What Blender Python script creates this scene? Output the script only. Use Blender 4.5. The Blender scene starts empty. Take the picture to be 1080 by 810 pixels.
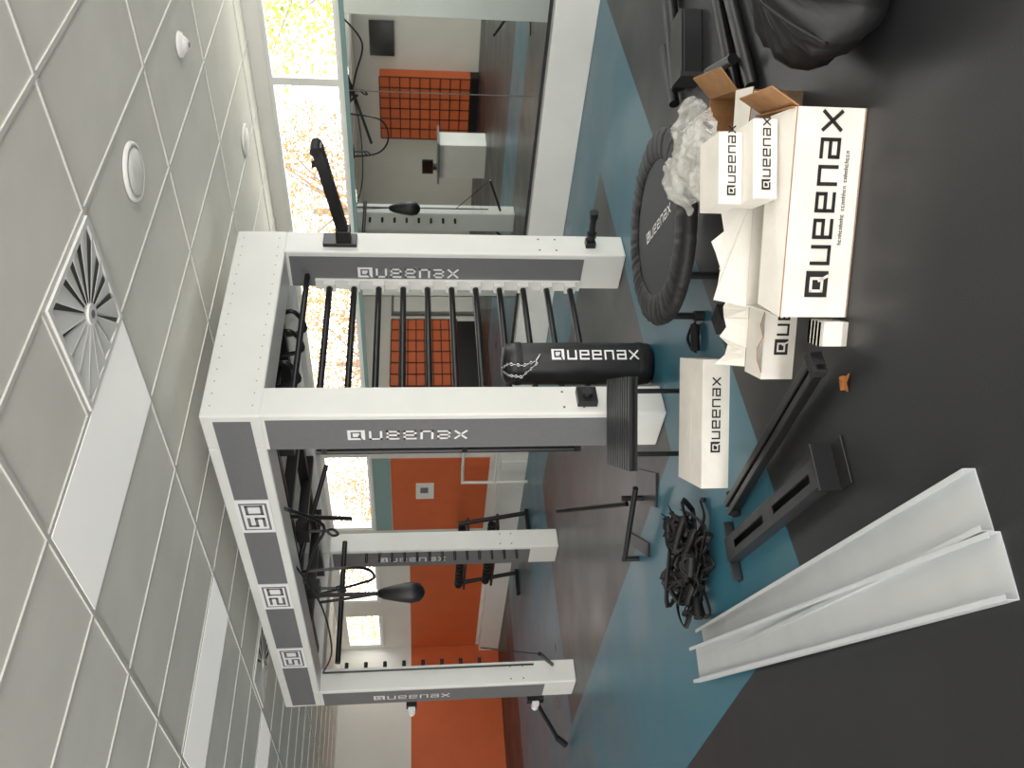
import bpy, math, random
from mathutils import Vector as V, Matrix, noise
random.seed(7)
C=bpy.context.scene.collection
def lin(c):
    c/=255.0
    return c/12.92 if c<=.04045 else ((c+.055)/1.055)**2.4
def mat(name,rgb,rough=.6,metal=0,noise_s=0,noise_a=0,bump=0,bump_s=60,emit=0,trans=0,alpha=1,spec=.5,rgb2=None):
    m=bpy.data.materials.new(name); m.use_nodes=True; nt=m.node_tree; N=nt.nodes; L=nt.links
    b=N['Principled BSDF']; col=(lin(rgb[0]),lin(rgb[1]),lin(rgb[2]),1)
    b.inputs['Base Color'].default_value=col; b.inputs['Roughness'].default_value=rough
    b.inputs['Metallic'].default_value=metal; b.inputs['Specular IOR Level'].default_value=spec
    b.inputs['Transmission Weight'].default_value=trans; b.inputs['Alpha'].default_value=alpha
    if emit:
        b.inputs['Emission Color'].default_value=col; b.inputs['Emission Strength'].default_value=emit
    tc=N.new('ShaderNodeTexCoord')
    if noise_s:
        n=N.new('ShaderNodeTexNoise'); n.inputs['Scale'].default_value=noise_s; n.inputs['Detail'].default_value=6
        L.new(tc.outputs['Object'],n.inputs['Vector'])
        r=N.new('ShaderNodeValToRGB'); r.color_ramp.elements[0].position=.35; r.color_ramp.elements[1].position=.68
        if rgb2: c2=(lin(rgb2[0]),lin(rgb2[1]),lin(rgb2[2]),1)
        else: c2=tuple(x*(1-noise_a) for x in col[:3])+(1,)
        r.color_ramp.elements[0].color=c2; r.color_ramp.elements[1].color=col
        L.new(n.outputs['Fac'],r.inputs['Fac']); L.new(r.outputs['Color'],b.inputs['Base Color'])
    if bump:
        n2=N.new('ShaderNodeTexNoise'); n2.inputs['Scale'].default_value=bump_s; n2.inputs['Detail'].default_value=4
        L.new(tc.outputs['Object'],n2.inputs['Vector'])
        bp=N.new('ShaderNodeBump'); bp.inputs['Strength'].default_value=bump; bp.inputs['Distance'].default_value=.01
        L.new(n2.outputs['Fac'],bp.inputs['Height']); L.new(bp.outputs['Normal'],b.inputs['Normal'])
    return m
def floormat(name,a,a2,rough):
    m=mat(name,a,rough,noise_s=160,rgb2=a2,bump=.08,bump_s=150); nt=m.node_tree; N=nt.nodes; L=nt.links
    b=N['Principled BSDF']; ramp=[n for n in N if n.type=='VALTORGB'][0]; tc=[n for n in N if n.type=='TEX_COORD'][0]
    n=N.new('ShaderNodeTexNoise'); n.inputs['Scale'].default_value=1.3; n.inputs['Detail'].default_value=7; L.new(tc.outputs['Object'],n.inputs['Vector'])
    mr=N.new('ShaderNodeMapRange'); mr.inputs[1].default_value=.3; mr.inputs[2].default_value=.7; mr.inputs[3].default_value=.84; mr.inputs[4].default_value=1.16; L.new(n.outputs['Fac'],mr.inputs[0])
    mx=N.new('ShaderNodeVectorMath'); mx.operation='SCALE'; L.new(ramp.outputs['Color'],mx.inputs[0]); L.new(mr.outputs[0],mx.inputs['Scale']); L.new(mx.outputs[0],b.inputs['Base Color'])
    m2=N.new('ShaderNodeMapRange'); m2.inputs[1].default_value=.3; m2.inputs[2].default_value=.7; m2.inputs[3].default_value=rough-.08; m2.inputs[4].default_value=rough+.08; L.new(n.outputs['Fac'],m2.inputs[0]); L.new(m2.outputs[0],b.inputs['Roughness'])
    return m
M={}
M['white']=mat('white_powder_coat',(230,231,226),.35,noise_s=3,noise_a=.05)
M['grey']=mat('grey_panel',(112,113,115),.5,noise_s=40,noise_a=.06)
M['decalw']=mat('white_decal',(240,240,240),.5)
M['black']=mat('black_metal',(22,22,24),.35,noise_s=8,noise_a=.3)
M['blackm']=mat('black_matte',(26,26,28),.7,noise_s=20,noise_a=.3,bump=.2)
M['matm']=mat('trampoline_mat',(46,48,52),.6,noise_s=200,noise_a=.3)
M['vinyl']=mat('black_vinyl',(30,30,33),.42,noise_s=6,noise_a=.3,bump=.25,bump_s=14)
M['cloth']=mat('black_nylon',(24,24,26),.55,noise_s=9,noise_a=.4,bump=.6,bump_s=10)
M['strap']=mat('black_strap',(16,16,18),.6,noise_s=9,noise_a=.4)
M['chrome']=mat('chrome',(200,200,200),.2,1)
M['steel']=mat('dark_steel',(66,68,71),.38,.6,noise_s=12,noise_a=.25)
M['ltmetal']=mat('pale_sheet_metal',(196,200,203),.35,.15,noise_s=5,noise_a=.06)
M['carton']=mat('white_carton',(232,228,220),.75,noise_s=7,noise_a=.1,bump=.15)
M['kraft']=mat('kraft_cardboard',(168,124,82),.85,noise_s=25,noise_a=.2,bump=.3)
M['ink']=mat('black_ink',(22,22,22),.6)
M['tile']=mat('ceiling_tile',(246,244,234),.95,noise_s=3,noise_a=.06,bump=.1,bump_s=200)
M['tbar']=mat('ceiling_tbar',(222,221,214),.5)
M['trimw']=mat('white_plastic',(246,245,240),.5)
M['lamp']=mat('troffer_diffuser',(240,239,234),.5,emit=.32)
M['lampfill']=mat('added_fill_panel',(255,247,232),.5,emit=9)  # strong glow for fill panels added to brighten the room
M['vane']=mat('diffuser_vane',(240,240,236),.4,0)
M['dark']=mat('dark_recess',(110,111,111),.8)
M['slit']=mat('locker_gap',(70,36,24),.8)
M['wall']=mat('wall_paint',(228,227,221),.8,noise_s=2,noise_a=.04)
M['orange']=mat('orange_paint',(210,102,54),.6,noise_s=3,noise_a=.08)
M['mirror']=mat('mirror_glass',(224,230,228),.015,1)
M['glass']=mat('frosted_teal_glass',(130,160,158),.2)
M['rubber']=floormat('black_rubber_floor',(36,37,40),(27,28,31),.40)
M['rubber2']=floormat('reflection_toned_rubber_floor',(60,60,62),(48,49,52),.36)  # dark inlay; its lighter tone is a reflection put into the colour
M['blue']=floormat('teal_rubber_floor',(56,108,126),(50,99,117),.34)
M['plastic']=mat('clear_plastic_wrap',(234,234,228),.12,trans=.4,alpha=.42,bump=.6,bump_s=34)
M['leaf']=mat('dry_leaf',(150,92,40),.8)
M['fol1']=mat('foliage_yellow',(190,198,96),.8,noise_s=3,rgb2=(130,150,62))
M['fol2']=mat('foliage_autumn',(196,132,96),.8,noise_s=3,rgb2=(150,130,70))
M['bark']=mat('bark',(150,140,128),.9,noise_s=10,noise_a=.3)
M['bounce_ground']=mat('outside_ground',(205,205,198),.9,noise_s=4,noise_a=.1)  # unseen pale ground, lightened to bounce light onto the ceiling
M['screen']=mat('tv_screen',(10,10,12),.15)

class B:
    def __init__(s): s.v=[];s.f=[];s.m=[];s.sm=[];s.ml=[]
    def mi(s,m):
        if m not in s.ml: s.ml.append(m)
        return s.ml.index(m)
    def add(s,vs,fs,m,smooth=False):
        o=len(s.v); s.v+= [V(v) for v in vs]; k=s.mi(m)
        for f in fs: s.f.append([o+i for i in f]); s.m.append(k); s.sm.append(smooth)
    def ob(s,p,a,b,c,m):
        p,a,b,c=V(p),V(a),V(b),V(c)
        if a.cross(b).dot(c)<0: a,b=b,a
        vs=[p,p+a,p+a+b,p+b,p+c,p+a+c,p+a+b+c,p+b+c]
        s.add(vs,[(3,2,1,0),(4,5,6,7),(0,1,5,4),(1,2,6,5),(2,3,7,6),(3,0,4,7)],m)
    def box(s,c,d,m,R=None):
        R=R or Matrix.Identity(3); c=V(c)
        a,b,e=R@V((d[0],0,0)),R@V((0,d[1],0)),R@V((0,0,d[2]))
        s.ob(c-(a+b+e)/2,a,b,e,m)
    def mm(s,x0,x1,y0,y1,z0,z1,m): s.ob((x0,y0,z0),(x1-x0,0,0),(0,y1-y0,0),(0,0,z1-z0),m)
    def cyl(s,p0,p1,r,m,n=14,r2=None):
        p0,p1=V(p0),V(p1); r2=r if r2 is None else r2
        d=(p1-p0).normalized(); u=d.orthogonal().normalized(); w=d.cross(u)
        vs=[];
        for p,rr in((p0,r),(p1,r2)):
            for i in range(n):
                a=2*math.pi*i/n; vs.append(p+(u*math.cos(a)+w*math.sin(a))*rr)
        s.add(vs,[(i,(i+1)%n,n+(i+1)%n,n+i) for i in range(n)],m,True)
        s.add(vs[:n],[tuple(reversed(range(n)))],m); s.add(vs[n:],[tuple(range(n))],m)
    def sweep(s,pts,r,m,n=8,flat=1.0,closed=False,res=6,up=None):
        P=[V(p) for p in pts]; Q=[]
        k=len(P)
        rng=range(k) if closed else range(k-1)
        for i in rng:
            p0=P[(i-1)%k] if (closed or i>0) else P[0]; p1=P[i]; p2=P[(i+1)%k]
            p3=P[(i+2)%k] if (closed or i+2<k) else P[-1]
            for j in range(res):
                t=j/res
                Q.append(.5*((2*p1)+(p2-p0)*t+(2*p0-5*p1+4*p2-p3)*t*t+(3*p1-p0-3*p2+p3)*t**3))
        if not closed: Q.append(P[-1])
        q=len(Q); vs=[]; u=None
        for i in range(q):
            a=Q[(i+1)%q] if (closed or i<q-1) else Q[i]; b=Q[i-1] if (closed or i>0) else Q[i]
            d=(a-b); d=d.normalized() if d.length>1e-7 else V((0,0,1))
            if u is None: u=(V(up)-V(up).dot(d)*d).normalized() if up else d.orthogonal().normalized()
            else:
                u=u-u.dot(d)*d
                u=u.normalized() if u.length>1e-6 else d.orthogonal().normalized()
            w=d.cross(u)
            for j in range(n):
                an=2*math.pi*j/n; vs.append(Q[i]+u*math.cos(an)*r*flat+w*math.sin(an)*r)
        fs=[]
        for i in range(q if closed else q-1):
            for j in range(n):
                i2=(i+1)%q; fs.append((i*n+j,i*n+(j+1)%n,i2*n+(j+1)%n,i2*n+j))
        if not closed: fs+= [tuple(reversed(range(n))),tuple((q-1)*n+j for j in range(n))]
        s.add(vs,fs,m,True)
    def lathe(s,prof,c,m,n=32,fn=None,R=None):
        c=V(c); vs=[];k=len(prof)
        for i in range(n):
            a=2*math.pi*i/n
            for j,(r,z) in enumerate(prof):
                if fn: r,z=fn(r,z,a,j)
                p=V((r*math.cos(a),r*math.sin(a),z))
                vs.append(c+(R@p if R else p))
        s.add(vs,[(i*k+j,((i+1)%n)*k+j,((i+1)%n)*k+j+1,i*k+j+1) for i in range(n) for j in range(k-1)],m,True)
    def slab(s,poly,th,m,m2=None):
        P=[V(p) for p in poly]; n=(P[1]-P[0]).cross(P[2]-P[1]).normalized()*th; k=len(P)
        s.add(P+[p+n for p in P],[tuple(reversed(range(k))),tuple(range(k,2*k))],m)
        s.add(P+[p+n for p in P],[(i,(i+1)%k,k+(i+1)%k,k+i) for i in range(k)],m2 or m)
    def quad(s,a,b,c,d,m): s.add([a,b,c,d],[(0,1,2,3)],m)
    def stroke(s,o,X,Y,pts,t,h,w,m,eps=.002):
        n=X.cross(Y)*eps
        P=[V((p[0]*w,p[1]*h,0)) for p in pts]
        for a,b in zip(P,P[1:]):
            d=(b-a).normalized(); q=V((-d.y,d.x,0))*t/2; e=d*t/2
            cs=[a-e-q,b+e-q,b+e+q,a-e+q]
            s.add([o+X*c.x+Y*c.y+n for c in cs],[(0,1,2,3)],m)
    def text(s,o,X,Y,h,txt,m,total=None,fg=None):
        G={'U':[[(0,1),(0,0),(1,0),(1,1)]],'E':[[(1,0),(0,0),(0,1),(1,1),(1,.5),(0,.5)]],'N':[[(0,0),(0,1),(1,1),(1,0)]],
           'A':[[(0,1),(1,1),(1,0),(0,0),(0,.5),(1,.5)]],'X':[[(0,0),(1,1)],[(0,1),(1,0)]],
           '5':[[(1,1),(0,1),(0,.5),(1,.5),(1,0),(0,0)]],'0':[[(0,0),(0,1),(1,1),(1,0),(0,0)]],'2':[[(0,1),(1,1),(1,.5),(0,.5),(0,0),(1,0)]],'1':[[(.5,0),(.5,1)]]}
        o=V(o);X=V(X).normalized();Y=V(Y).normalized()
        w=h*.95; gap=h*.28; t=h*.17
        for ch in txt:
            if ch=='Q':
                n=X.cross(Y)*.002
                s.add([o+n-X*0,o+n+X*h*1.25,o+n+X*h*1.25+Y*h*1.12,o+n+Y*h*1.12],[(0,1,2,3)],m)
                s.stroke(o+X*h*.3+Y*h*.3,X,Y,[(0,0),(0,1),(1,1),(1,0),(0,0)],t*.8,h*.55,h*.6,fg,.0035)
                s.stroke(o+X*h*.8+Y*h*.1,X,Y,[(0,1),(.6,-.1)],t*.8,h*.35,h*.35,fg,.0035)
                o=o+X*(h*1.25+gap)
            else:
                for st in G[ch]: s.stroke(o+X*t/2+Y*t/2,X,Y,st,t,h-t,w-t,m)
                o=o+X*(w+gap)
    def fin(s,name,parent=None,bevel=0,loc=None):
        me=bpy.data.meshes.new(name); me.from_pydata([tuple(v) for v in s.v],[],s.f)
        for m in s.ml: me.materials.append(M[m])
        for i,p in enumerate(me.polygons): p.material_index=s.m[i]; p.use_smooth=s.sm[i]
        me.update()
        o=bpy.data.objects.new(name,me); C.objects.link(o)
        if bevel:
            b=o.modifiers.new('bevel','BEVEL'); b.width=bevel; b.segments=2; b.limit_method='ANGLE'; b.angle_limit=1.0
        if parent: o.parent=parent
        return o
def empty(name):
    e=bpy.data.objects.new(name,None); C.objects.link(e); return e

# ---------------- camera ----------------
f,pi_,ro,yaw=894.7,math.radians(6.49),math.radians(-.25),math.radians(41.8)
s_,c_=math.sin(yaw),math.cos(yaw)
Rr=V((c_,-s_,0)); Ff=V((s_,c_,0)); Up=V((0,0,1))
fw=Ff*math.cos(pi_)-Up*math.sin(pi_); dn=-Up*math.cos(pi_)-Ff*math.sin(pi_)
Ux=Rr*math.cos(ro)-dn*math.sin(ro); Vx=Rr*math.sin(ro)+dn*math.cos(ro)
cd=bpy.data.cameras.new('camera'); cam=bpy.data.objects.new('camera',cd); C.objects.link(cam)
cd.sensor_width=36; cd.lens=36*f/1080
mw=Matrix((Vx,Ux,-fw)).transposed().to_4x4(); mw.translation=V((0,0,1.5)); cam.matrix_world=mw
bpy.context.scene.camera=cam

# ---------------- room shell ----------------
CH=2.86; X0,X1,Y0,Y1=-5.0,6.9,-4.0,15.0
xs=[X0,1.47,2.95,5.8,X1]; ys=[Y0,2.86,3.9,8.3,12.5,Y1]
b=B()
for i in range(4):
    for j in range(5):
        m='rubber'
        if i>=1 and 1<=j<=3: m='blue'
        if i==2 and j==2: m='rubber2'
        b.quad((xs[i],ys[j],0),(xs[i+1],ys[j],0),(xs[i+1],ys[j+1],0),(xs[i],ys[j+1],0),m)
b.fin('floor')
b=B()
b.mm(X0,X1,Y0,Y1,CH+.008,CH+.1,'tile')
gx=[v for v in [0.6+1.2*k for k in range(-6,7)] if X0<v<X1]
gy=[v for v in [2.27+.6*k for k in range(-12,24)] if Y0<v<Y1]
for v in gx: b.mm(v-.011,v+.011,Y0,Y1,CH,CH+.009,'tbar')
for v in gy: b.mm(X0,X1,v-.011,v+.011,CH+.0005,CH+.0085,'tbar')
b.mm(2.4-.011,2.4+.011,2.27,2.87,CH,CH+.0087,'tbar')
b.fin('ceiling')
ZS,ZH=2.12,2.74
b=B()
T=.12
b.mm(X1,X1+T,Y0,Y1,0,ZS,'wall'); b.mm(X1,X1+T,Y0,Y1,ZH,CH+.1,'wall')
for a,c in [(Y0,-.5),(8.3,9.15),(10.95,11.75),(13.2,13.7),(14.9,Y1)]: b.mm(X1,X1+T,a,c,ZS,ZH,'wall')
b.fin('wall_right')
b=B(); b.mm(X0-T,X0,8,Y1,0,CH+.1,'wall'); b.mm(X0-T,X0,Y0,8,0,.3,'wall'); b.mm(X0-T,X0,Y0,8,2.7,CH+.1,'wall'); b.mm(X0-T,X0,Y0,-3.6,.3,2.7,'wall')  # openings added in this wall so more light reaches the ceiling
for k in range(1,7): v=-3.6+k*1.66; b.mm(X0-T,X0,v-.04,v+.04,.3,2.7,'wall')
b.fin('wall_left')
b=B(); b.mm(X0,X1,Y1,Y1+T,0,CH+.1,'wall'); b.mm(4.0,X1,Y1-.02,Y1,0,1.6,'orange'); b.fin('wall_far')
b=B(); b.mm(X0,X1,Y0-T,Y0,0,.3,'wall'); b.mm(X0,X1,Y0-T,Y0,2.7,CH+.1,'wall')  # wide openings added behind the camera to let in light
b.mm(X0,-4.4,Y0-T,Y0,.3,2.7,'wall'); b.mm(6.3,X1,Y0-T,Y0,.3,2.7,'wall')
for k in range(1,6): v=-4.4+k*1.78; b.mm(v-.04,v+.04,Y0-T,Y0,.3,2.7,'wall')
b.fin('wall_near')
wn=1
for a,c in [(-.5,1.6),(1.6,3.82),(3.82,6.1),(6.1,8.3),(9.15,10.95),(11.75,13.2),(13.7,14.9)]:
    b=B(); w=.035
    b.mm(X1+.01,X1+.07,a,c,ZS,ZS+w,'white'); b.mm(X1+.01,X1+.07,a,c,ZH-w,ZH,'white')
    b.mm(X1+.01,X1+.07,a,a+w,ZS+w,ZH-w,'white'); b.mm(X1+.01,X1+.07,c-w,c,ZS+w,ZH-w,'white')
    b.mm(X1-.03,X1+.01,a,c,ZS-.03,ZS,'white')
    b.fin('window_%d'%wn); wn+=1
b=B(); b.mm(X1-.10,X1,Y0,9.15,0,.36,'white'); b.mm(X1-.12,X1,9.15,Y1,0,.36,'white'); b.fin('baseboard_right',bevel=.006)
e=empty('wall_mirror')
seams=[-3.2,-1.1,1.45,3.86,6.25,8.7]
for k in range(len(seams)-1):
    b=B(); b.mm(X1-.03,X1-.012,seams[k]+.006,seams[k+1]-.006,.4,2.06,'mirror'); b.fin('mirror_panel_%d'%(k+1),e)
b=B(); b.mm(X1-.035,X1-.002,-3.2,8.7,.37,.4,'steel'); b.mm(X1-.045,X1-.002,-3.2,8.7,2.06,2.10,'glass'); b.fin('mirror_trim',e)
e=B()
e.mm(X1-.02,X1-.001,9.2,10.95,.5,1.84,'orange'); e.mm(X1-.02,X1-.001,9.2,10.95,1.85,2.08,'glass')
e.mm(X1-.02,X1-.001,11.75,Y1-.03,.42,1.6,'orange')
e.fin('trim_1')
b=B(); b.mm(X1-.05,X1-.021,9.75,10.1,1.25,1.5,'white'); b.mm(X1-.055,X1-.05,9.82,9.95,1.33,1.44,'grey'); b.fin('wall_thermostat',bevel=.004)
def lockers(name,o,U,n,w,h,z0,rows,cols):
    b=B(); o=V(o);U=V(U);n=V(n)
    b.ob(o+V((0,0,z0)),U*w,n*.35,V((0,0,h)),'orange')
    for i in range(cols+1): b.ob(o+U*(w*i/cols-.012)+n*.35+V((0,0,z0)),U*.024,n*.012,V((0,0,h)),'slit')
    for j in range(rows+1): b.ob(o+n*.35+V((0,0,z0+h*j/rows-.012)),U*w,n*.012,V((0,0,.024)),'slit')
    b.ob(o,U*w,n*.3,V((0,0,z0)),'black')
    b.fin(name)
lockers('locker_cabinet',(-1.5,14.99,0),(1,0,0),(0,-1,0),2.2,1.6,.48,8,6)
lockers('locker_cabinet.001',(-4.99,9.95,0),(0,1,0),(1,0,0),1.6,2.1,.2,9,6)
b=B(); b.mm(-4.98,-4.92,8.8,9.6,1.95,2.5,'screen'); b.mm(-4.995,-4.98,9.1,9.35,2.1,2.35,'black'); b.fin('wall_television')
b=B(); b.mm(-2.3,-1.8,9.9,10.7,0,.98,'white'); b.mm(-2.4,-1.7,9.8,10.8,.98,1.02,'grey'); b.box((-2.05,10.6,1.22),(.04,.34,.24),'screen'); b.box((-2.05,10.6,1.06),(.1,.1,.10),'black'); b.fin('reception_desk',bevel=.004)
b=B(); b.mm(-3.0,-2.0,14.93,14.99,0,2.1,'grey'); b.mm(-2.93,-2.07,14.9,14.93,.02,2.04,'wall'); b.cyl((-2.8,14.9,1.05),(-2.8,14.85,1.05),.03,'chrome'); b.fin('door_1')

# ---------------- ceiling fixtures ----------------
def troffer(x,y,on=False,k=0):
    b=B(); z=CH-.002
    b.mm(x+.014,x+1.186,y+.014,y+.586,z,z+.009,'lampfill' if on else 'lamp')
    return b.fin('ceiling_light')
for p in [(1.8,2.87),(1.8,5.27),(1.8,7.67),(1.8,10.07),(4.2,.47),(5.4,5.87),(5.4,9.47)]: troffer(*p)
for p in [(-3,-2.53),(.6,-2.53),(4.2,-2.53),(-3,-.13),(-.6,.47),(-3,2.87),(-3,5.87),(-3,8.87),(-.6,4.67),(-.6,8.27),(-3,11.87),(-.6,11.87),(1.8,-.73)]: troffer(*p,on=True)  # added fill panels, set in the ceiling to light the room
def diffuser(cx,cy):
    b=B(); z=CH
    b.mm(cx-.286,cx+.286,cy-.286,cy+.286,z-.001,z+.006,'dark')
    for a in (-1,1):
        b.mm(cx+a*.275-.013,cx+a*.275+.013,cy-.288,cy+.288,z-.012,z,'vane'); b.mm(cx-.262,cx+.262,cy+a*.275-.013,cy+a*.275+.013,z-.012,z,'vane')
    n=16
    for i in range(n):
        a=2*math.pi*i/n+.1; a2=a+2*math.pi/n*.80
        def rr(t): return .262/max(abs(math.cos(t)),abs(math.sin(t)))
        r1=rr(a);r2=rr(a2)
        P=[(cx+.045*math.cos(a),cy+.045*math.sin(a),z-.016),(cx+r1*math.cos(a),cy+r1*math.sin(a),z-.014),(cx+r2*math.cos(a2),cy+r2*math.sin(a2),z-.003),(cx+.045*math.cos(a2),cy+.045*math.sin(a2),z-.008)]
        b.slab(P,.0015,'vane')
    b.cyl((cx,cy,z-.024),(cx,cy,z-.004),.045,'vane',24); b.cyl((cx,cy,z-.026),(cx,cy,z-.022),.018,'grey',16)
    b.fin('air_diffuser')
diffuser(2.7,2.57); diffuser(3.3,7.37)
def speaker(x,y,r):
    b=B(); b.lathe([(0,CH-.014),(r*.78,CH-.014),(r*.82,CH-.004),(r*.86,CH-.016),(r*.97,CH-.012),(r,CH+.004)],(x,y,0),'trimw',40)
    b.fin('ceiling_speaker')
speaker(3.65,2.52,.145); speaker(6.2,3.95,.13)
b=B(); b.lathe([(0,CH-.05),(.03,CH-.048),(.045,CH-.03),(.05,CH-.02),(.07,CH-.012),(.075,CH+.004)],(4.92,2.51,0),'trimw',28); b.cyl((4.92,2.51,CH-.054),(4.92,2.51,CH-.04),.015,'grey'); b.fin('smoke_detector')

# ---------------- training rig ----------------
rig=empty('functional_training_rig')
RX,RY,RW,RD,RH=3.17,3.81,1.68,4.27,2.72
PX,PY=.22,.32; BH=.34
b=B()
posts=[(RX,RY),(RX+RW-PX,RY),(RX,RY+RD-PY),(RX+RW-PX,RY+RD-PY)]
for (x,y) in posts:
    b.mm(x,x+PX,y,y+PY,0.0,RH-BH+.01,'white')
b.mm(RX,RX+RW,RY,RY+.30,RH-BH,RH,'white'); b.mm(RX,RX+RW,RY+RD-.30,RY+RD,RH-BH,RH,'white')
b.mm(RX,RX+.22,RY+.3,RY+RD-.3,RH-BH,RH,'white'); b.mm(RX+RW-.22,RX+RW,RY+.3,RY+RD-.3,RH-BH,RH,'white')
b.fin('posts_and_beams',rig,bevel=.012)
b=B()
for (x,y) in posts:
    b.mm(x-.004,x+.01,y+.04,y+PY-.012,.30,RH-BH-.02,'grey')
b.mm(RX-.004,RX+.01,RY+.05,RY+RD-.05,RH-BH+.06,RH-.07,'grey')
b.fin('grey_panels',rig)
b=B()
def vlogo(x,yc,z,h,txt='QUEENAX'):
    b.text((x-.0045,yc+h/2,z),(0,0,-1),(0,-1,0),h,txt,'decalw',fg='grey')
for (x,y) in posts: vlogo(x,y+PY/2+.02,1.90,.082)
for yc,t in ((4.83,'50'),(5.92,'20'),(7.0,'50')):
    z0=RH-BH+.055; z1=RH-.065
    b.mm(RX-.009,RX-.003,yc-.19,yc+.19,z0,z1,'decalw')
    b.mm(RX-.0105,RX-.0088,yc-.155,yc+.155,z0+.022,z1-.022,'grey')
    b.mm(RX-.0115,RX-.0102,yc-.140,yc+.140,z0+.036,z1-.036,'decalw')
    b.text((RX-.011,yc+.115,z0+.05),(0,-1,0),(0,0,1),.115,t,'grey')
b.fin('labels',rig)
b=B()
for i in range(17):
    x=RX+.08+i*.095
    for z in (RH-.05,RH-BH+.05): b.cyl((x,RY-.0015,z),(x,RY+.01,z),.004,'grey',8)
for (x,y) in posts:
    for z in (.5,.62): b.cyl((x+.05,y-.002,z),(x+.05,y+.01,z),.008,'grey',8); b.cyl((x+.17,y-.002,z),(x+.17,y+.01,z),.008,'grey',8)
b.fin('bolts',rig)
b=B(); yr=RY+PY-.04
for i in range(11):
    z=.38+i*.172
    b.cyl((RX+PX-.01,yr,z),(RX+RW-PX+.01,yr,z),.022,'black',12)
    b.box((RX+RW-PX-.03,yr,z),(.06,.07,.08),'white'); b.box((RX+PX+.02,yr,z),(.04,.06,.06),'white')
b.mm(RX+RW-PX-.02,RX+RW-PX+.004,yr-.045,yr+.045,.3,2.2,'white')
b.fin('ladder_rungs',rig,bevel=.004)
b=B()
for i,y in enumerate([4.3,4.5,4.7,4.9]):
    b.cyl((RX+.2,y,2.50),(RX+RW-.2,y,2.50),.02,'black')
for y in (5.35,6.15,7.0): b.mm(RX+.2,RX+RW-.2,y-.03,y+.03,2.40,2.48,'black')
for x in (RX+.42,RX+RW-.45): b.mm(x-.03,x+.03,RY+.28,RY+RD-.28,2.42,2.50,'black')
b.cyl((RX+.2,4.02,2.25),(RX+RW-.2,4.02,2.25),.02,'black'); b.cyl((RX+.2,7.6,2.22),(RX+RW-.2,7.6,2.22),.025,'black')
for x in (3.5,3.75,4.0,4.3,4.5):
    b.sweep([(x,4.3,2.48),(x,4.25,2.36),(x+.02,4.45,2.3),(x,4.5,2.48)],.016,'black')
for y in (4.6,5.7,6.6):
    b.box((RX+.42,y,2.36),(.10,.16,.10),'black'); b.cyl((RX+.42,y,2.33),(RX+.42,y,2.18),.012,'steel')
    b.sweep([(RX+.42,y,2.18),(RX+.45,y+.03,2.14),(RX+.42,y+.05,2.1),(RX+.39,y+.02,2.14)],.01,'steel',closed=True)
b.cyl((RX+.3,5.3,2.42),(RX+.85,6.2,2.05),.018,'black'); b.cyl((RX+.3,6.0,2.42),(RX+.9,5.5,2.2),.018,'black')
b.sweep([(RX+.1,4.9,2.38),(RX+.15,5.2,2.15),(RX+.2,5.6,2.25),(RX+.2,6.1,2.38)],.012,'black')
b.sweep([(RX+.3,6.1,2.4),(RX+.35,6.15,1.95),(RX+.4,6.4,1.85),(RX+.45,6.6,2.0),(RX+.4,6.7,2.4)],.012,'black')
b.fin('overhead_bars',rig)
b=B()
for i in range(13):
    z=.45+i*.13
    b.cyl((RX+RW-PX+.01,RY+RD-PY+.05,z),(RX+RW-PX-.10,RY+RD-PY+.05,z),.014,'black',8)
for i in range(8):
    z=.9+i*.18
    b.cyl((RX+PX-.01,RY+RD-PY+.1,z),(RX+PX+.09,RY+RD-PY+.1,z),.018,'black',8)
for i in range(6): b.mm(RX+RW-PX-.006,RX+RW-PX+.003,RY+RD-PY+.1,RY+RD-PY+.2,.5+i*.33,.62+i*.33,'grey')
b.fin('storage_pegs',rig)
b=B()
yt=RY+PY+.06; xt=RX+.03
b.cyl((xt,yt,.47),(xt,yt,2.1),.018,'black'); b.cyl((xt+.035,yt,.5),(xt+.035,yt,2.05),.008,'chrome',8)
for z in (.5,1.2,2.05): b.mm(xt-.02,xt+.02,RY+PY-.005,yt,z-.015,z+.015,'black')
b.fin('pole_holder',rig)
b=B()
xc,yc=RX+.16,RY+RD-PY-.05
b.cyl((xc,yc,2.36),(xc,yc,.40),.010,'black',8)
b.cyl((xc-.1,yc-.45,.40),(xc+.0,yc+.02,.22),.018,'black')
b.cyl((xc-.1,yc-.45,.40),(xc+.14,yc-.1,.9),.006,'black',8); b.sweep([(RX+.1,5.6,2.4),(RX+.1,6.3,2.25),(RX+.14,7.2,2.24),(xc,yc,2.36)],.008,'black')
b.fin('resistance_cord',rig)
b=B()
yo=RY+RD
for z,w in ((1.55,.1),(.36,.16)):
    b.box((RX+.02,yo+.04,z),(.12,.08,w),'black'); b.cyl((RX-.06,yo+.02,z),(RX-.06,yo+.12,z),.035,'decalw'); b.cyl((RX+.02,yo+.04,z),(RX+.02,yo+.13,z),.03,'black')
b.cyl((RX-.02,yo+.06,.36),(RX-.25,yo+.45,.12),.022,'black'); b.cyl((RX-.25,yo+.45,.12),(RX-.3,yo+.52,.03),.03,'blackm')
b.fin('outer_rollers',rig)
b=B()
ax,ay=RX+RW-.11,RY
b.mm(ax-.06,ax+.06,ay-.03,ay+.0,1.9,2.13,'black')
b.box((ax,ay-.07,1.99),(.09,.1,.1),'black')
d=V((0,-.72,.13)); p=V((ax,ay-.05,1.98))
b.ob(p+V((-.035,0,-.035)),d,(.07,0,0),(0,0,.075),'black')
b.cyl(p+d*.97+V((-.06,0,.01)),p+d*.97+V((.06,0,.01)),.035,'blackm'); b.cyl(p+d*.8+V((0,0,.0)),p+d*.8+V((0,0,.07)),.022,'blackm')
z=.25
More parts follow.
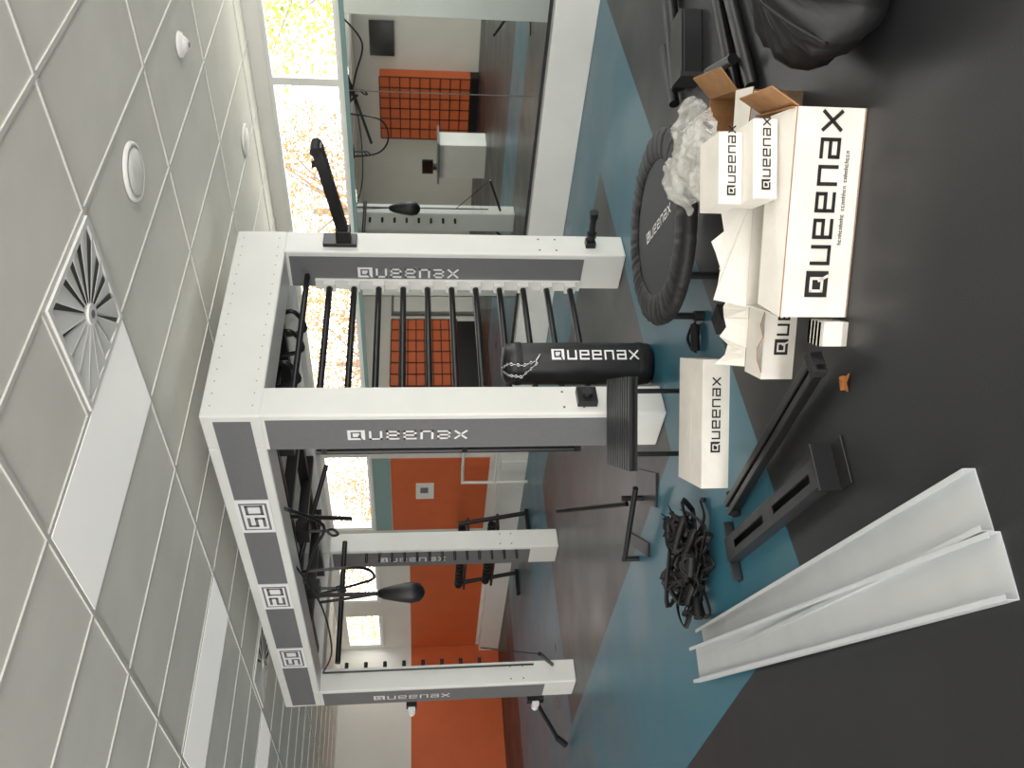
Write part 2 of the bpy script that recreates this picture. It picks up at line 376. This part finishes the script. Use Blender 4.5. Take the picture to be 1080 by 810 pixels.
b.box((ax,ay-.02,z),(.07,.05,.07),'black'); b.cyl((ax,ay-.03,z),(ax,ay-.24,z+.01),.022,'blackm'); b.cyl((ax,ay-.24,z+.01),(ax,ay-.29,z+.015),.032,'black'); b.cyl((ax,ay-.08,z),(ax,ay-.11,z),.035,'black')
b.box((RX+.11,RY-.025,.48),(.12,.05,.12),'black'); b.cyl((RX+.11,RY-.05,.48),(RX+.11,RY-.08,.48),.03,'steel')
b.fin('arm_attachments',rig,bevel=.004)
b=B()
b.sweep([(3.9,7.3,2.4),(3.9,7.3,2.1),(3.9,7.3,1.86)],.02,'cloth',flat=.3)
b.sweep([(3.86,7.36,2.4),(3.88,7.33,2.1),(3.9,7.3,1.86)],.014,'cloth',flat=.3)
b.lathe([(0,1.86),(.03,1.855),(.055,1.8),(.085,1.65),(.1,1.55),(.085,1.47),(.04,1.43),(0,1.42)],(3.9,7.3,0),'vinyl',20)
b.fin('hanging_pad',rig)

# step platform
b=B()
PZ=.395
o=V((2.47,3.43,PZ)); a=V((.35,-.33,0)); c=V((.34,.40,0)); au=a.normalized(); cu=c.normalized()
b.ob(o,a,c,V((0,0,.018)),'black')
for i in range(11):
    q=o+c*(i+.2)/11+V((0,0,.018)); b.ob(q,a,cu*.026,V((0,0,.014)),'steel')
b.ob(o-V((0,0,.012)),a,cu*.03,V((0,0,.042)),'black')
for k in (.08,.86):
    q=o+a*k; b.ob(q-V((0,0,.03))+c*.3,au*.03,c*.7,V((0,0,.03)),'black')
for k,l in ((.12,.92),(.86,.92)):
    q=o+a*k+c*l; b.cyl((q.x,q.y,PZ),(q.x,q.y,0.0),.014,'black')
b.fin('step_platform')
b=B()
b.ob((2.86,4.36,0),V((.16,-.14,0)),V((.3,.36,0)),V((0,0,.014)),'steel')
b.ob((2.72,4.72,0),V((.07,-.05,0)),V((.36,.42,0)),V((0,0,.014)),'black')
b.cyl((3.08,4.58,.014),(3.08,4.58,.16),.018,'black')
b.cyl((3.0,4.35,.12),(2.86,4.98,.1),.018,'black')
b.cyl((3.05,4.6,.12),(3.3,5.05,.50),.017,'black'); b.cyl((2.86,4.98,.0),(2.86,4.98,.12),.018,'black')
b.fin('exercise_stand')

# punching bag
b=B()
cx,cy,r=3.645,3.885,.134
b.lathe([(0,0.0),(r*.8,0.0),(r*.97,.02),(r,.06),(r*1.01,.3),(r*1.0,.6),(r*.99,.88),(r*.94,.93),(r*.7,.955),(0,.96)],(cx,cy,0),'vinyl',40,
  fn=lambda rr,z,a,j:(rr*(1+.012*math.sin(3*a+z*9)),z))
for z in (.08,.86): b.lathe([(r*1.012,z-.02),(r*1.03,z),(r*1.012,z+.02)],(cx,cy,0),'cloth',40)
fd=V((-.69,-.724,0))
def bagtext():
    t=B(); hh=.064
    t.text((0,0,0),(1,0,0),(0,1,0),hh,'QUEENAX','decalw',fg='ink')
    for v in range(0,len(t.v)):
        p=t.v[v]; ang=(p.y-hh/2)/(r*1.02)+.42
        dirv=fd*math.cos(ang)+Rr*math.sin(ang)
        t.v[v]=V((cx,cy,0))+dirv*(r*1.032+.002+(p.z*.7))+V((0,0,.66-p.x))
    return t
eb=empty('punching_bag'); b.fin('bag_body',eb)
t=bagtext(); t.fin('bag_logo',eb)
b=B()
pts=[V((cx,cy,.96))+fd*.10-Rr*.02, V((cx,cy,.93))+fd*.15+Rr*.0, V((cx,cy,.84))+fd*.155-Rr*.01, V((cx,cy,.76))+fd*.155+Rr*.02,V((cx,cy,.74))+fd*.15+Rr*.05]
pts2=[V((cx,cy,.955))+fd*.08-Rr*.05,V((cx,cy,.93))+fd*.13-Rr*.07,V((cx,cy,.85))+fd*.14-Rr*.08,V((cx,cy,.76))+fd*.155+Rr*.0]
for PP in (pts,pts2):
  for i in range(18):
    u=i/17*(len(PP)-1); k=min(int(u),len(PP)-2); p=PP[k].lerp(PP[k+1],u-k)
    d=(PP[k+1]-PP[k]).normalized(); e1=Rr if i%2 else fd
    q=[p+d*.012,p+e1*.007,p-d*.012,p-e1*.007]
    b.sweep(q,.0028,'chrome',n=6,closed=True,res=3)
b.fin('chain',eb)

# mini trampoline
tr=empty('mini_trampoline')
b=B(); tx,ty,tz=3.41,2.62,.285; K=.95
b.lathe([(0,tz-.012),(.37*K,tz-.012)],(tx,ty,0),'matm',64)
def pl(rr,z,a,j):
    w=math.sin(a*34+math.sin(a*5))*.4+math.sin(a*61)*.4+.3*math.sin(a*13+2)
    if j in(1,2,3): return rr,z+w*.005
    return rr+w*.004,z+w*.003
b.lathe([(r_*K,z_) for r_,z_ in [(.36,tz-.008),(.385,tz+.004),(.43,tz+.008),(.48,tz+.004),(.515,tz-.01),(.525,tz-.035),(.515,tz-.065)]],(tx,ty,0),'cloth',240,fn=pl)
b.fin('mat_and_skirt',tr)
b=B()
ring=[(tx+.47*math.cos(i*math.pi/12),ty+.47*math.sin(i*math.pi/12),tz-.03) for i in range(24)]
b.sweep(ring,.016,'black',closed=True,res=3)
for i in range(6):
    a=i*math.pi/3+.15; x=tx+.45*math.cos(a);y=ty+.45*math.sin(a)
    b.cyl((x,y,tz-.03),(x,y,.03),.018,'black'); b.cyl((x,y,.05),(x,y,0),.028,'blackm')
b.fin('frame_and_legs',tr)
b=B(); b.text(V((tx,ty,tz-.012))-Rr*.06+Ff*.17,-Ff*.93+Rr*.2,Rr*.93+Ff*.2,.05,'QUEENAX','decalw',fg='ink'); b.fin('mat_logo',tr)

# D-shaped strap handle lying on the floor
b=B()
hx=V((3.08,3.08,.03))
b.cyl(hx-Rr*.07,hx+Rr*.07,.024,'blackm'); b.sweep([hx-Rr*.075,hx-Rr*.06+Ff*.06+Z_ if False else hx-Rr*.06+Ff*.06,hx+Ff*.12,hx+Rr*.06+Ff*.06,hx+Rr*.075],.014,'cloth',n=6,flat=.5)
b.fin('strap_handle')
b=B(); b.cyl((2.78,2.72,.03),(3.35,2.12,.03),.028,'black'); b.cyl((2.74,2.62,.03),(3.24,2.06,.03),.022,'black'); b.box((2.8,2.68,.045),(.10,.10,.09),'blackm'); b.fin('black_tube')

# long white box
wb=empty('white_carton')
b=B(); p=V((2.70,2.85,0)); a=V((-.44,.44,0)); c=V((.25,.25,0)); h=.135
b.ob(p,a,c,V((0,0,h)),'carton'); b.ob(p+c*.48+V((0,0,h)),a,c*.05,V((0,0,.001)),'tbar')
b.fin('box',wb,bevel=.004)
b=B(); X=V((1,-1,0)).normalized(); b.text(p+a*.72-c.normalized()*.001+V((0,0,.045)),X,(0,0,1),.042,'QUEENAX','ink',fg='carton'); b.fin('box_logo',wb)

# carton pile
e1=V((.59,-.807,0)).normalized(); e2=V((.807,.59,0)).normalized(); O=V((2.05,1.95,0)); Z=V((0,0,1))
def E(u,v,z): return O+e1*u+e2*v+Z*z
cp=empty('carton_pile')
b=B(); t=.006; L,Dp,H=.70,.32,.24
b.ob(E(0,0,0),e1*L,e2*Dp,Z*t,'kraft')
b.ob(E(0,0,0),e1*L,e2*t,Z*H,'carton'); b.ob(E(0,Dp-t,0),e1*L,e2*t,Z*H,'carton')
b.ob(E(0,t,0),e1*t,e2*(Dp-2*t),Z*H,'carton'); b.ob(E(L-t,t,0),e1*t,e2*(Dp-2*t),Z*(H+.02),'kraft')
b.slab([E(0,.0,H),E(L,.0,H),E(L-.02,.14,H+.03),E(.03,.15,H+.02)],.005,'carton','kraft')
b.slab([E(L,.0,H),E(L,.3,H),E(L+.05,.28,H+.10),E(L+.06,.02,H+.09)],.005,'kraft')
b.slab([E(0,Dp,H),E(.42,Dp,H),E(.40,Dp+.03,H+.13),E(.34,Dp+.03,H+.11),E(.28,Dp+.02,H+.10),E(.24,Dp+.04,H+.14),E(.2,Dp+.04,H+.12),E(.14,Dp+.03,H+.10),E(.08,Dp+.02,H+.11),E(.02,Dp+.03,H+.12)],.005,'carton','kraft')
b.fin('open_carton',cp)
b=B(); b.text(E(.07,-.001,.082),e1,Z,.072,'QUEENAX','ink',fg='carton')
x=.25
for wl in (10,8,10):
    for k in range(wl):
        if random.random()<.5:
            b.ob(E(x,-.002,.048),e1*.002,e2*.001,Z*(.015 if random.random()<.35 else .010),'ink'); b.ob(E(x,-.002,.048+.008),e1*.007,e2*.001,Z*.0018,'ink'); b.ob(E(x+.006,-.002,.048),e1*.0018,e2*.001,Z*.010,'ink')
        else:
            b.ob(E(x,-.002,.048),e1*.002,e2*.001,Z*.010,'ink'); b.ob(E(x,-.002,.048),e1*.007,e2*.001,Z*.0018,'ink'); b.ob(E(x,-.002,.0565),e1*.007,e2*.001,Z*.0018,'ink')
        x+=.0105
    x+=.010
b.fin('carton_logo',cp)
b=B()
b.ob(E(-.30,.38,0),e1*.85,e2*.17,Z*.13,'carton')
n=20
top=[E(-.28+.8*i/n,.58+random.uniform(0,.05),.20+random.uniform(-.03,.05)) for i in range(n+1)]
bot=[E(-.28+.8*i/n,.55,.13) for i in range(n+1)]
for i in range(n): b.slab([bot[i],bot[i+1],top[i+1],top[i]],.004,'carton','kraft')
top=[E(-.26+.46*i/10,.34+random.uniform(-.02,.015),.15+random.uniform(-.01,.02)) for i in range(11)]
bot=[E(-.26+.46*i/10,.385,.132) for i in range(11)]
for i in range(10): b.slab([bot[i],top[i],top[i+1],bot[i+1]],.004,'carton','kraft')
b.fin('torn_carton',cp)
b=B(); b.text(E(-.2,.379,.03),e1,Z,.05,'QUEENAX','ink',fg='carton'); b.text(E(.06,.42,.1315),e1,e2,.06,'QUEENAX','ink',fg='carton'); b.fin('torn_carton_logo',cp)
R2=Matrix.Rotation(math.radians(10),3,'Z'); f1=R2@e1; f2=R2@e2
b=B(); q1=E(.40,.03,H+.035); b.ob(q1,f1*.27,f2*.20,Z*.085,'carton'); q2=E(.38,.12,H+.122); b.ob(q2,f1*.25,f2*.20,Z*.085,'carton')
b.fin('small_cartons',cp,bevel=.003)
b=B()
for q in(q1,q2): b.text(q+f1*.03-f2*.001+Z*.025,f1,Z,.028,'QUEENAX','ink',fg='carton')
b.fin('small_carton_logos',cp)
b=B()
L2,D2,H2=.36,.30,.27
def E3(u,v,z): return E(.45+u,.50+v,z)
b.ob(E3(0,0,0),e1*L2,e2*t,Z*H2,'carton'); b.ob(E3(0,D2,0),e1*L2,e2*t,Z*H2,'kraft'); b.ob(E3(0,0,0),e1*t,e2*D2,Z*H2,'carton'); b.ob(E3(L2,0,0),e1*t,e2*D2,Z*H2,'kraft'); b.ob(E3(0,0,0),e1*L2,e2*D2,Z*.12,'kraft')
b.slab([E3(L2,0,H2),E3(L2,D2,H2),E3(L2+.08,D2,H2+.08),E3(L2+.08,0,H2+.07)],.005,'kraft')
b.slab([E3(.2,0,H2),E3(L2,0,H2),E3(L2,-.12,H2-.02),E3(.22,-.12,H2-.01)],.005,'carton','kraft')
b.fin('kraft_box',cp)
# crumpled clear plastic bags with parts inside
def crumple(b,c,rx,ry,hh,seed,n=46):
    c=V(c); vs=[]
    for i in range(n):
        for j in range(n):
            u=i/(n-1)*2-1; v=j/(n-1)*2-1
            du=u*math.sqrt(1-v*v/2); dv=v*math.sqrt(1-u*u/2); rr=math.sqrt(du*du+dv*dv)
            q=V((du*2.2+seed,dv*2.2,seed*1.7))
            edge=1+.45*noise.noise(q*.8)
            rid=(1-abs(noise.noise(q))*2.4)*.5+(1-abs(noise.noise(q*1.9+V((5,1,2))))*2.2)*.3
            z=hh*(math.sqrt(max(0,1-rr*rr*.92))*.7+rid*.55*(1-.4*rr))
            sh=noise.noise_vector(q*1.3)*.2
            vs.append(c+e1*(du*rx*edge+sh.x*rx)+e2*(dv*ry*edge+sh.y*ry)+Z*max(-.02,z))
    b.add(vs,[(i*n+j,(i+1)*n+j,(i+1)*n+j+1,i*n+j+1) for i in range(n-1) for j in range(n-1)],'plastic',True)
b=B()
crumple(b,E3(.12,.14,.29),.17,.13,.15,1.3); crumple(b,E3(.05,.25,.29),.15,.12,.17,7.7); crumple(b,E3(.22,.26,.29),.13,.12,.14,4.1); crumple(b,E3(.02,.04,.30),.10,.08,.12,12.1)
b.fin('plastic_bag',cp)
b=B()
b.ob(E3(.01,.02,.272),e1*.20,e2*.10,Z*.03,'decalw'); b.ob(E3(.04,.14,.272),e1*.18,e2*.13,Z*.05,'carton'); b.ob(E3(.16,.18,.28),e1*.10-e2*.02,e2*.10,Z*.09,'decalw')
for k in range(8): q=E3(.02+.03*k,.06+.03*(k%3),.33); b.cyl(q,q+e1*.02+e2*.05+Z*.01,.009,'steel' if k%2 else 'chrome',8)
b.fin('bagged_parts',cp)
b=B(); 
for k in range(4): b.ob(E(-.10,-.02+.025*k,0),e1*.085,e2*.018,Z*.10,'carton')
b.ob(E(-.10,-.02,.0),e1*.085,e2*.093,Z*.02,'carton'); b.ob(E(-.10,-.02,.088),e1*.085,e2*.093,Z*.012,'carton')
b.fin('foam_block',cp)

# black rail
b=B()
p0=V((1.975,2.09,.055)); p1=V((2.13,3.26,.012)); d=(p1-p0); sd=V((d.y,-d.x,0)).normalized()
b.ob(p0-sd*.0,d,sd*.034,Z*.045,'black'); b.ob(p0-sd*.044,d,sd*.032,Z*.04,'black'); b.ob(p0-sd*.012-Z*.002,d,sd*.013,Z*.014,'steel')
b.ob(p0-sd*.048-Z*.004,d.normalized()*.04,sd*.09,Z*.055,'blackm'); b.cyl(p1-sd*.06+V((0,-.03,.012)),p1+sd*.06+V((0,-.03,.012)),.022,'blackm')
b.fin('black_rail',bevel=.004)
b=B()
p0=V((1.70,2.36,.03)); p1=V((1.97,3.38,.03)); d=p1-p0; dnm=d.normalized(); sd=V((d.y,-d.x,0)).normalized()
b.ob(p0-sd*.05-Z*.03,d,sd*.10,Z*.008,'steel'); b.ob(p0-sd*.055-Z*.03,d,sd*.008,Z*.055,'steel'); b.ob(p0+sd*.047-Z*.03,d,sd*.008,Z*.055,'steel')
b.ob(p0-sd*.055+Z*.022,d,sd*.038,Z*.008,'steel');b.ob(p0+sd*.017+Z*.022,d,sd*.038,Z*.008,'steel')
for k in (.0,.45,.9): b.ob(p0-sd*.055+d*k+Z*.022,d*.1,sd*.11,Z*.0083,'steel')
b.ob(p0-sd*.09-Z*.03-dnm*.015,sd*.18,dnm*.012,Z*.09,'black'); b.ob(p0-sd*.09-Z*.03-dnm*.09,sd*.18,dnm*.08,Z*.01,'black')
b.ob(p1-sd*.14-Z*.03,sd*.28,dnm*.05,Z*.01,'steel'); b.ob(p1-sd*.14-Z*.03,sd*.28,dnm*.01,Z*.05,'steel')
b.fin('steel_bracket',bevel=.002)
def channel(p0,p1,w,z0,z1,tilt=0):
    b=B(); p0=V((p0[0],p0[1],z0)); p1=V((p1[0],p1[1],z1)); d=p1-p0; s=V((d.y,-d.x,0)).normalized(); t=.003
    b.ob(p0-s*w/2,d,s*w,Z*t,'ltmetal')
    for k in(-1,1):
        q=p0+s*k*(w/2); b.ob(q,d,s*(-k*t),Z*.035,'ltmetal'); b.ob(q+Z*.035,d,s*(-k*.016),Z*t,'ltmetal')
    return b.fin('sheet_metal_channel')
channel((1.165,1.77),(1.84,4.13),.175,.0,.0)
channel((.985,1.80),(1.76,4.17),.175,.001,.042)

# strap tangle
b=B(); c0=V((2.18,3.80,0))
cl=[c0+Rr*.10+Ff*.02,c0-Rr*.08+Ff*.06,c0-Rr*.17-Ff*.02,c0+Rr*.02-Ff*.08]
for k in range(26):
    cc=cl[k%4]; pts=[]
    for i in range(9):
        q=V((cc.x+random.gauss(0,.075),cc.y+random.gauss(0,.075),random.uniform(.02,.17)*(1.2 if k%4<2 else .8)))
        pts.append(q)
    b.sweep(pts,.017,'strap',n=6,flat=.22,res=5)
for k in range(12):
    cc=cl[k%4]; p=cc+V((random.gauss(0,.07),random.gauss(0,.07),random.uniform(.03,.16))); a=random.uniform(0,3.14)
    q=p+V((.11*math.cos(a),.11*math.sin(a),random.uniform(-.01,.03))); b.cyl(p,q,.021,'strap')
    if k%2: b.sweep([p,p+Z*.04+(q-p)*.2,p+Z*.055+(q-p)*.5,q+Z*.04-(q-p)*.2,q],.006,'strap',n=6)
for k in range(4):
    p=cl[k]+V((random.gauss(0,.08),random.gauss(0,.08),.12)); b.box(p,(.012,.035,.02),'steel')
b.sweep([c0+Rr*.12+Z*.03,c0+Rr*.22+Z*.02-Ff*.04,c0+Rr*.29+Z*.015+Ff*.03,c0+Rr*.30+Z*.015-Ff*.03],.014,'strap',n=6,flat=.4)
b.sweep([c0-Rr*.15+Z*.03-Ff*.04,c0-Rr*.25+Z*.02-Ff*.12,c0-Rr*.30+Z*.015-Ff*.02,c0-Rr*.22+Z*.015+Ff*.06],.014,'strap',n=6,flat=.4)
b.fin('suspension_strap_pile')

# black drawstring bag
bg=empty('drawstring_bag')
b=B(); bx,by=2.86,1.07
def fold(rr,z,a,j):
    w=math.sin(a*7+math.sin(a*3)*2)*.5+.5*math.sin(a*15+1+z*9)+.25*math.sin(a*31+z*20)
    k=[0,.02,.04,.06,.09,.12,.17,.24,.28,.3,.3][min(j,10)]
    n_=noise.noise(V((math.cos(a)*2,math.sin(a)*2,z*7)))
    return rr*(1+w*k+.05*math.sin(2*a+1)+.14*n_*(j>1)),max(0,z*(1+.04*math.sin(3*a))+.03*n_*(j>2))
b.lathe([(0,0),(.22,0),(.29,.02),(.33,.07),(.335,.13),(.32,.19),(.28,.25),(.22,.30),(.15,.34),(.08,.37),(.04,.40),(.08,.46)],(bx,by,0),'cloth',140,fn=fold)
b.fin('bag',bg)
b=B(); b.sweep([(bx+.04,by,.40),(bx-.03,by+.03,.42),(bx-.14,by+.06,.41),(bx-.28,by+.08,.34),(bx-.36,by+.12,.2)],.006,'strap')
b.sweep([(bx+.05*math.cos(i*math.pi/5),by+.05*math.sin(i*math.pi/5),.39) for i in range(10)],.008,'strap',closed=True); b.fin('drawstring',bg)

b=B()
b.ob((4.06,2.14,.0),V((.27,-.24,0)),V((.06,.07,0)),V((0,0,.10)),'black'); b.ob((4.06,2.14,.10),V((.27,-.24,0)),V((.12,.14,0)),V((0,0,.015)),'black')
b.ob((4.03,2.12,.0),V((.02,-.02,0)),V((.1,.12,0)),V((0,0,.13)),'steel')
b.cyl((4.25,2.3,.05),(4.9,2.0,.05),.045,'black'); b.cyl((4.28,2.42,.04),(4.7,2.3,.04),.03,'black')
b.fin('black_bracket',bevel=.003)
b=B()
b.cyl((3.4,1.95,.03),(4.1,1.72,.03),.03,'black'); b.cyl((3.35,1.8,.03),(4.1,1.6,.03),.03,'black'); b.cyl((3.5,1.75,.09),(3.75,1.95,.09),.025,'black')
b.fin('black_tube')
b=B(); lx,ly=1.88,2.10
pts=[(lx+.03*math.cos(a)*(1+.4*math.sin(3*a)),ly+.035*math.sin(a)*(1+.3*math.cos(4*a)),.006+.006*math.sin(2*a)) for a in [i*math.pi/6 for i in range(12)]]
b.add([(lx,ly,.012)]+pts,[(0,i+1,(i+1)%12+1) for i in range(12)],'leaf'); b.fin('dry_leaf')
b=B()
for y in (9.6,11.2): b.mm(5.9,6.3,y-.03,y+.03,0,.05,'black'); b.cyl((6.25,y,.05),(6.1,y,.95),.03,'black')
for z,x in((.4,6.05),(.8,6.0)):
    b.mm(x,x+.2,9.6,11.2,z,z+.03,'black')
    for i in range(8):
        y=9.7+i*.2; b.cyl((x+.1,y,z+.09),(x+.1,y+.04,z+.09),.055,'blackm'); b.cyl((x+.1,y+.10,z+.09),(x+.1,y+.14,z+.09),.055,'blackm'); b.cyl((x+.1,y,z+.09),(x+.1,y+.14,z+.09),.015,'chrome')
b.fin('dumbbell_rack')
b=B(); b.sweep([(6.6,8.6,0),(6.6,8.6,.8),(6.6,8.66,.88),(6.6,9.3,.88),(6.6,9.36,.8),(6.6,9.36,0)],.02,'white'); b.cyl((6.6,8.6,.45),(6.6,9.36,.45),.018,'white'); b.fin('handrail')

# outside
b=B(); b.quad((7.1,-20,-.1),(60,-20,-.1),(60,40,-.1),(7.1,40,-.1),'bounce_ground'); b.fin('outside_ground')
def tree(x,y,h,r,m,n):
    b=B(); b.cyl((x,y,-.1),(x,y,h*.7),.12,'bark',8,.06)
    for i in range(7):
        a=random.uniform(0,6.28); b.cyl((x,y,h*random.uniform(.3,.6)),(x+r*.7*math.cos(a),y+r*.7*math.sin(a),h*random.uniform(.6,1)),.03,'bark',6,.010)
    for i in range(n):
        u=V((random.gauss(0,1),random.gauss(0,1),random.gauss(0,1))).normalized()*r*random.uniform(.2,1)**.5
        p=V((x,y,h*.75))+V((u.x,u.y,u.z*.8)); a=V((random.gauss(0,1),random.gauss(0,1),random.gauss(0,1))).normalized()*.05; c=a.orthogonal().normalized()*.04
        b.add([p-a,p+c,p+a,p-c],[(0,1,2,3)],m)
    b.fin('street_tree')
tree(13,5.0,5,2.2,'fol1',5500); tree(14,10.5,5,2.2,'fol2',6000); tree(15,16,5,2.4,'fol2',8000); tree(14,22,5,2.4,'fol2',7000); tree(13,29,5,2.5,'fol1',6000)

# ---------------- light ----------------
w=bpy.data.worlds.new('world'); bpy.context.scene.world=w; w.use_nodes=True
bgn=w.node_tree.nodes['Background']; bgn.inputs[0].default_value=(.99,.97,.95,1); bgn.inputs[1].default_value=5.0
def aim(loc,sx,sy,xa,ya,za):
    l=bpy.data.lights.new('portal','AREA'); l.shape='RECTANGLE'; l.size=sx; l.size_y=sy; l.cycles.is_portal=True
    o=bpy.data.objects.new('window_portal',l); C.objects.link(o); o.location=loc
    o.rotation_euler=Matrix((V(xa),V(ya),V(za))).transposed().to_euler()
aim((7.03,7.2,2.43),15.4,.62,(0,1,0),(0,0,1),(1,0,0))
aim((.95,-4.13,1.5),10.7,2.4,(1,0,0),(0,0,1),(0,-1,0))  # portal for the added openings behind the camera
aim((-5.13,2.2,1.5),11.6,2.4,(0,-1,0),(0,0,1),(-1,0,0))  # portal for the added openings in the left wall
sc=bpy.context.scene
sc.view_settings.view_transform='Standard'; sc.view_settings.exposure=.14
